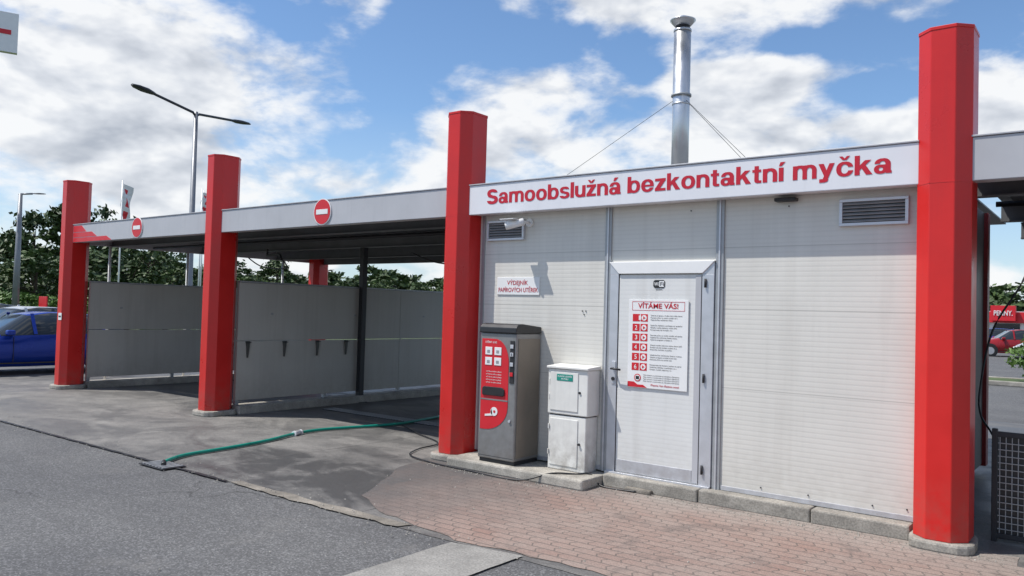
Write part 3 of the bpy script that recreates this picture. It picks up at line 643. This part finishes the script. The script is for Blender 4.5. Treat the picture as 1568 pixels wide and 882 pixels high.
# ---------------------------------------------------------------- cars
def car(loc,ang,paint,zs=1.0):
    st=[(0,.60,.32,.62,.55,.55,.60),(.12,.76,.22,.78,.66,.68,.70),(.5,.84,.2,.84,.78,.74,.82),(1.05,.86,.2,.87,.88,.78,.93),(1.25,.86,.2,.87,.91,.76,.97),
        (1.85,.86,.2,.88,.93,.60,1.38),(2.3,.86,.2,.88,.94,.62,1.45),(2.9,.86,.2,.88,.95,.62,1.44),(3.5,.86,.2,.87,.96,.60,1.38),(4.0,.82,.22,.84,.95,.62,1.02),(4.15,.78,.28,.80,.85,.62,.9),(4.2,.7,.34,.72,.7,.6,.75)]
    V=[];F=[];mi=[]
    for (x,wl,zl,wb,zb,wr,zr) in st:
        zm=(zl+zb)/2
        ring_=[(-wr*.5,zr+.02),(-wr,zr),(-wb,zb),(-wb*1.03,zm),(-wl,zl),(wl,zl),(wb*1.03,zm),(wb,zb),(wr,zr),(wr*.5,zr+.02)]
        V+=[(x-2.1,y,z) for y,z in ring_]
    n=10
    for i in range(len(st)-1):
        for k in range(n):
            F.append((i*n+k,(i+1)*n+k,(i+1)*n+(k+1)%n,i*n+(k+1)%n))
            g=0
            if k in (1,7) and 4<=i<=8: g=1
            if k in (0,8,9) and i in (4,8): g=1
            mi.append(g)
    F+= [tuple(range(n)),tuple(range((len(st)-1)*n,len(st)*n))[::-1]]; mi+=[0,0]
    body=mesh_ob('body',V,F,None,True,[paint,M['glass']],mi)
    bm=bmesh.new(); bm.from_mesh(body.data); bmesh.ops.recalc_face_normals(bm,faces=bm.faces); bm.to_mesh(body.data); bm.free()
    P=[body]
    for s in (-1,1):
        for x in (-1.32,1.25):
            P.append(tube('wheel_arch',[(x,s*.80,.33),(x,s*.895,.33)],.37,M['black'],28)); P.append(tube('tyre',[(x,s*.72,.31),(x,s*.905,.31)],.31,M['tyre'],28)); P.append(tube('rim',[(x,s*.90,.31),(x,s*.915,.31)],.20,M['silvcar'],14))
        P.append(box('mirror',-.78,-.62,min(s*.86,s*1.02),max(s*.86,s*1.02),.93,1.05,paint,.03))
        for x in (-.22,.55,1.25):
            q=[(x,s*.885,.95),(x+.07,s*.885,.95),(x+.07,s*.628,1.43),(x,s*.628,1.43)]
            q+= [(a_,b_+s*.012,c_+.004) for a_,b_,c_ in q]
            P.append(mesh_ob('window_pillar',q,[(0,1,2,3),(7,6,5,4),(0,4,5,1),(1,5,6,2),(2,6,7,3),(3,7,4,0)],paint if x<-.2 or x>1 else M['black']))
        P.append(box('door_handle',.25,.42,min(s*.88,s*.91),max(s*.88,s*.91),.80,.83,paint,.008))
        P.append(box('sill_line',-.9,.85,min(s*.885,s*.892),max(s*.885,s*.892),.27,.30,M['black'],.002))
        for x in (-.62,.33): P.append(box('door_seam',x,x+.008,min(s*.89,s*.909),max(s*.89,s*.909),.32,.90,M['black'],0))
    for y in (-.55,.55):
        P.append(box('headlamp',-2.08,-1.9,y-.17,y+.17,.58,.70,M['white'],.03)); P.append(box('tail_lamp',1.95,2.09,y-.14,y+.14,.68,.86,M['redsign'],.03))
    P.append(box('number_plate',-2.125,-2.10,-.26,.26,.38,.49,M['white'],.003)); P.append(box('grille',-2.11,-2.07,-.4,.4,.5,.58,M['black'],.01))
    e=group('parked_car',P,(0,0,0)); e.location=loc; e.rotation_euler=(0,0,ang); e.scale=(1,1,zs); return e
car((-19.6,7.55,.004),math.radians(90),M['bluecar'],.92)
car((-24.6,9.2,.0),math.radians(100),M['silvcar'],.97)
car((-29.5,9.5,.0),math.radians(100),M['silvcar'])
car((-4.9,50.5,0),math.radians(20),M['redcar']); car((-3.0,56,0),math.radians(200),M['silvcar']); car((-7.6,64,0),math.radians(10),M['bluecar'])
car((-2.6,45,0),math.radians(60),M['silvcar'])

S=[box('walls',-22,10,105,120,0,2.9,M['cab'],.02),box('red_band',-22.2,10.2,104.6,104.98,2.0,3.2,M['redsign'],.02),box('roof',-22.1,10.1,105,120.2,2.92,3.3,M['fascg'],.02),box('tower',-12.3,-9.9,103.6,104.5,2.2,3.9,M['redsign'],.02)]
S+=text('shop_lettering','PENNY.',-12.0,-10.2,2.8,.55,103.55,M['white'],.01,.02)
for i in range(10): S.append(box('window_%d'%i,-21+i*3,-18.6+i*3,104.9,104.99,.5,1.9,M['glass'],.01))
group('store_building',S,(-6,110,0))
group('traffic_island',[box('kerb',-8,12,25.6,25.8,0,.13,M['kerb'],.02),box('soil',-8,12,25.8,27.6,0,.10,M['grass'],0),box('kerb_back',-8,12,27.6,27.8,0,.13,M['kerb'],.02)])
# ---------------------------------------------------------------- trees
def treemesh(name,seed,leafs,h=8.0,cr=2.9,leaf=.22,clumps=46,per=90,trunk=True,tight=1.0):
    r=np.random.default_rng(seed); V=[];F=[];MI=[]
    def tb(p0,p1,r0,r1,seg=7):
        b0=len(V); p0=np.array(p0);p1=np.array(p1); d=(p1-p0)/np.linalg.norm(p1-p0)
        up=np.array([0,0,1.]) if abs(d[2])<.9 else np.array([1.,0,0]); a=np.cross(d,up); a/=np.linalg.norm(a); b2=np.cross(d,a)
        for p,rr in ((p0,r0),(p1,r1)):
            for k in range(seg):
                t=2*math.pi*k/seg; V.append(tuple(p+a*rr*math.cos(t)+b2*rr*math.sin(t)))
        for k in range(seg): F.append((b0+k,b0+(k+1)%seg,b0+seg+(k+1)%seg,b0+seg+k)); MI.append(0)
    top=np.array([r.uniform(-.3,.3),r.uniform(-.3,.3),h*.75])
    if trunk: tb((0,0,-.1),(top*.4),.2,.14); tb(top*.4,top,.14,.05)
    cz=h*.58; ch=h*.36
    for c in range(clumps):
        u=r.normal(size=3); u/=np.linalg.norm(u); rad=r.uniform(.3,1.08)**.6
        q=np.array([u[0]*cr*rad,u[1]*cr*rad,cz+u[2]*ch*rad*(1.05 if u[2]>0 else .95)])
        q[:2]*=(1.0-.45*max(0,(q[2]-cz)/ch))
        if trunk and c%3==0: tb(top*r.uniform(.35,.9),q,.05,.015,5)
        s=r.uniform(.28,.72)*cr/2.9*tight
        n=int(per*r.uniform(.7,1.2)); P=r.normal(size=(n,3))*np.array([s,s,s*.6])*.7+q
        for p in P:
            a=r.normal(size=3); a/=np.linalg.norm(a); b2=np.cross(a,r.normal(size=3)); b2/=np.linalg.norm(b2)
            l=leaf*r.uniform(.6,1.4); b0=len(V)
            V.extend([tuple(p-a*l),tuple(p+b2*l*.5),tuple(p+a*l),tuple(p-b2*l*.5)]); F.append((b0,b0+1,b0+2,b0+3)); MI.append(1)
    me=bpy.data.meshes.new(name); me.from_pydata(V,[],F); me.materials.append(M['bark']); me.materials.append(leafs); me.polygons.foreach_set('material_index',MI); me.update(); return me
TM=[treemesh('tree_mesh_%d'%i,20+i,M['leaf'],8,2.9,.20,40,88,True,.9) for i in range(4)]
def place(name,me,az,D,h,sx=1.0):
    a=math.radians(az); ob=bpy.data.objects.new(name,me); ob.location=(D*math.sin(a),D*math.cos(a),0)
    s=h/8.0; ob.scale=(s*sx,s*sx,s); ob.rotation_euler=(0,0,random.uniform(0,6.28)); COL.objects.link(ob)
for i,(az,D,h,sx) in enumerate([(-71.8,58,5.4,1.1),(-70.2,62,6.4,1.0),(-68.7,60,7.9,.95),(-66.9,59,8.5,1.0),(-65.2,60,8.1,.85),(-64.0,64,7.0,.8),(-62.4,60,7.9,.85),(-60.8,66,5.8,1.0),
    (-70.8,50,3.9,1.5),(-68.6,47,4.4,1.4),(-66.2,50,5,1.4),(-63.5,50,4.8,1.4),(-61.2,52,4.4,1.4)]):
    place('deciduous_tree',TM[i%4],az,D,h,sx)
az=-59.0;i=0
while az<-38:
    place('deciduous_tree',TM[(i*3+1)%4],az,80+random.uniform(-8,8),random.choice((4.6,5.3,6.0,6.9)),random.uniform(1.0,1.4)); az+=random.uniform(2.1,3.2); i+=1
def merged_row(name,items,mats):
    vs=[];fs=[];mi=[];off=0
    for (x,y,s,sz,rot,me) in items:
        n=len(me.vertices); co=np.empty(n*3); me.vertices.foreach_get('co',co); co=co.reshape(-1,3)
        c,s_=math.cos(rot),math.sin(rot)
        X=(co[:,0]*c-co[:,1]*s_)*s+x; Y=(co[:,0]*s_+co[:,1]*c)*s+y; Z=co[:,2]*sz
        vs+=list(zip(X,Y,Z)); fs+=[tuple(v+off for v in p.vertices) for p in me.polygons]; mi+=[p.material_index for p in me.polygons]; off+=n
    me2=bpy.data.meshes.new(name); me2.from_pydata(vs,[],fs)
    for mm in mats: me2.materials.append(mm)
    me2.polygons.foreach_set('material_index',mi); me2.update(); ob=bpy.data.objects.new(name,me2); COL.objects.link(ob)
low=treemesh('low',99,M['leaf'],8,2.9,.42,26,50)
it=[]
for k in range(40):
    a=math.radians(-62+k*1.75+random.uniform(-.5,.5)); D=random.uniform(130,145); it.append((D*math.sin(a),D*math.cos(a),1.7,random.uniform(.7,1.3),random.uniform(0,6),low))
merged_row('distant_treeline',it,[M['bark'],M['leaf']])
hm=treemesh('hedge_src',77,M['leaf2'],2.2,1.3,.10,22,50,False)
it=[]
for k in range(16):
    a=math.radians(-74+k*1.25); D=43; it.append((D*math.sin(a),D*math.cos(a),1.1,.85*random.uniform(.8,1.1),k*1.3,hm))
merged_row('hedge',it,[M['bark'],M['leaf2']])
sm=treemesh('shrub_mesh',78,M['leaf2'],1.4,.75,.06,30,80,False)
for (x,y) in ((-1.9,26.6),(-.4,26.8),(1.2,26.6)):
    ob=bpy.data.objects.new('shrub',sm); ob.location=(x,y,0); ob.rotation_euler=(0,0,x); COL.objects.link(ob)

# ---------------------------------------------------------------- sky
SUN=Vector((-1.10,-1.0,2.6)).normalized()
elev=math.asin(SUN.z); rot=math.atan2(SUN.x,SUN.y)
w=bpy.data.worlds.new("World"); sc.world=w; w.use_nodes=True; nt=w.node_tree; bg=nt.nodes['Background']
try:
    w.cycles.sampling_method='MANUAL'; w.cycles.sample_map_resolution=512
except Exception: pass
sky=N(nt,"ShaderNodeTexSky",sky_type='NISHITA'); sky.sun_disc=False; sky.sun_elevation=elev; sky.sun_rotation=rot; sky.air_density=1.0; sky.dust_density=.3; sky.ozone_density=1.6
tc=N(nt,"ShaderNodeTexCoord"); V=tc.outputs['Generated']; sep=N(nt,"ShaderNodeSeparateXYZ"); nt.links.new(V,sep.inputs[0])
AZ=math_(nt,'MULTIPLY',math_(nt,'ARCTAN2',sep.outputs[0],sep.outputs[1]),57.2958); EL=math_(nt,'MULTIPLY',math_(nt,'ARCSINE',sep.outputs[2]),57.2958)
def blob(a0,e0,ra,re,amp):
    u=math_(nt,'DIVIDE',math_(nt,'SUBTRACT',AZ,a0),ra); v=math_(nt,'DIVIDE',math_(nt,'SUBTRACT',EL,e0),re)
    return math_(nt,'MULTIPLY',math_(nt,'EXPONENT',math_(nt,'MULTIPLY',math_(nt,'ADD',math_(nt,'MULTIPLY',u,u),math_(nt,'MULTIPLY',v,v)),-1)),amp)
tot=None
for bb in [(-61,14,11,4.2,.19),(-68,15,5.5,3.5,.10),(-63,8.5,13,2.8,.16),(-37.5,12.0,7.5,3.2,.18),(-36.1,16.0,3.2,1.4,.24),(-21.5,16,5.0,1.7,.26),(-12.9,12.4,5,1.4,.24),(-21,21.3,13,1.4,.18),(-6.4,14,2.4,2.6,.24),
           (-48.7,7.5,9,2.4,.16),(-25,12.2,8,1.6,.13),(-46.4,16.8,2.6,4.0,-.26),(-40.5,19.3,5.5,1.7,-.22),(-16,18.2,6,1.0,-.22),(-53.5,19.2,3.5,1.9,-.20),(-29,17.6,2.8,1.6,-.20),(-50.5,11.3,2.5,1.3,-.12),(-13.0,14.9,4,.8,-.20),(-9,17.5,3,1,-.1)]:
    t_=blob(*bb); tot=t_ if tot is None else math_(nt,'ADD',tot,t_)
def cn(off,det):
    mp=N(nt,"ShaderNodeMapping"); mp.inputs['Location'].default_value=off; mp.inputs['Scale'].default_value=(1,1,2.0); nt.links.new(V,mp.inputs[0])
    return noise(nt,mp.outputs[0],6.5,det,.55,.1)
n0=cn((.37,.11,.05),8); n1=cn((.37-.012,.11-.012,.05+.045),4)
d0=math_(nt,'ADD',n0,tot)
cov=N(nt,"ShaderNodeMapRange",interpolation_type='SMOOTHSTEP'); nt.links.new(d0,cov.inputs[0]); cov.inputs[1].default_value=.47; cov.inputs[2].default_value=.66
thick=N(nt,"ShaderNodeMapRange"); nt.links.new(d0,thick.inputs[0]); thick.inputs[1].default_value=.60; thick.inputs[2].default_value=.95
diff=math_(nt,'MULTIPLY',math_(nt,'SUBTRACT',n1,n0),4.5)
sh=math_(nt,'ADD',math_(nt,'ADD',math_(nt,'MULTIPLY',thick.outputs[0],.50),diff),.08,clamp=True)
cc=ramp(nt,sh,[(0,(.96,.97,.98)),(.35,(.76,.79,.84)),(1,(.46,.50,.57))])
s1=mixc(nt,1.0,sky.outputs[0],(.115,.134,.152),'MULTIPLY')
hz=N(nt,"ShaderNodeMapRange"); nt.links.new(EL,hz.inputs[0]); hz.inputs[1].default_value=0; hz.inputs[2].default_value=14; hz.inputs[3].default_value=.6; hz.inputs[4].default_value=0
base=mixc(nt,hz.outputs[0],s1,(.58,.70,.82))
fin=mixc(nt,math_(nt,'MULTIPLY',cov.outputs[0],.96),base,cc)
nt.links.new(fin,bg.inputs[0]); bg.inputs[1].default_value=1.0
sl=bpy.data.lights.new('sun','SUN'); sl.energy=4.8; sl.angle=math.radians(.53); sl.color=(1,.96,.90)
so=bpy.data.objects.new('sun',sl); so.rotation_euler=(-SUN).to_track_quat('-Z','Y').to_euler(); so.location=(0,0,30); COL.objects.link(so)
sc.view_settings.view_transform='Standard'; sc.view_settings.look='None'; sc.view_settings.exposure=0
# ---------------------------------------------------------------- camera
yaw,pit,rol=map(math.radians,(37.78,1.723,1.615))
f=Vector((-math.sin(yaw)*math.cos(pit),math.cos(yaw)*math.cos(pit),math.sin(pit))); r0=Vector((math.cos(yaw),math.sin(yaw),0)); u0=r0.cross(f)
r=r0*math.cos(rol)+u0*math.sin(rol); u=u0*math.cos(rol)-r0*math.sin(rol)
cam=bpy.data.cameras.new('camera'); cam.lens=28.01; cam.sensor_width=36; cam.clip_end=3000; cam.clip_start=.05
co=bpy.data.objects.new('camera',cam); mt=Matrix((r,u,-f)).transposed().to_4x4(); mt.translation=Vector((0,0,1.65)); co.matrix_world=mt; COL.objects.link(co); sc.camera=co
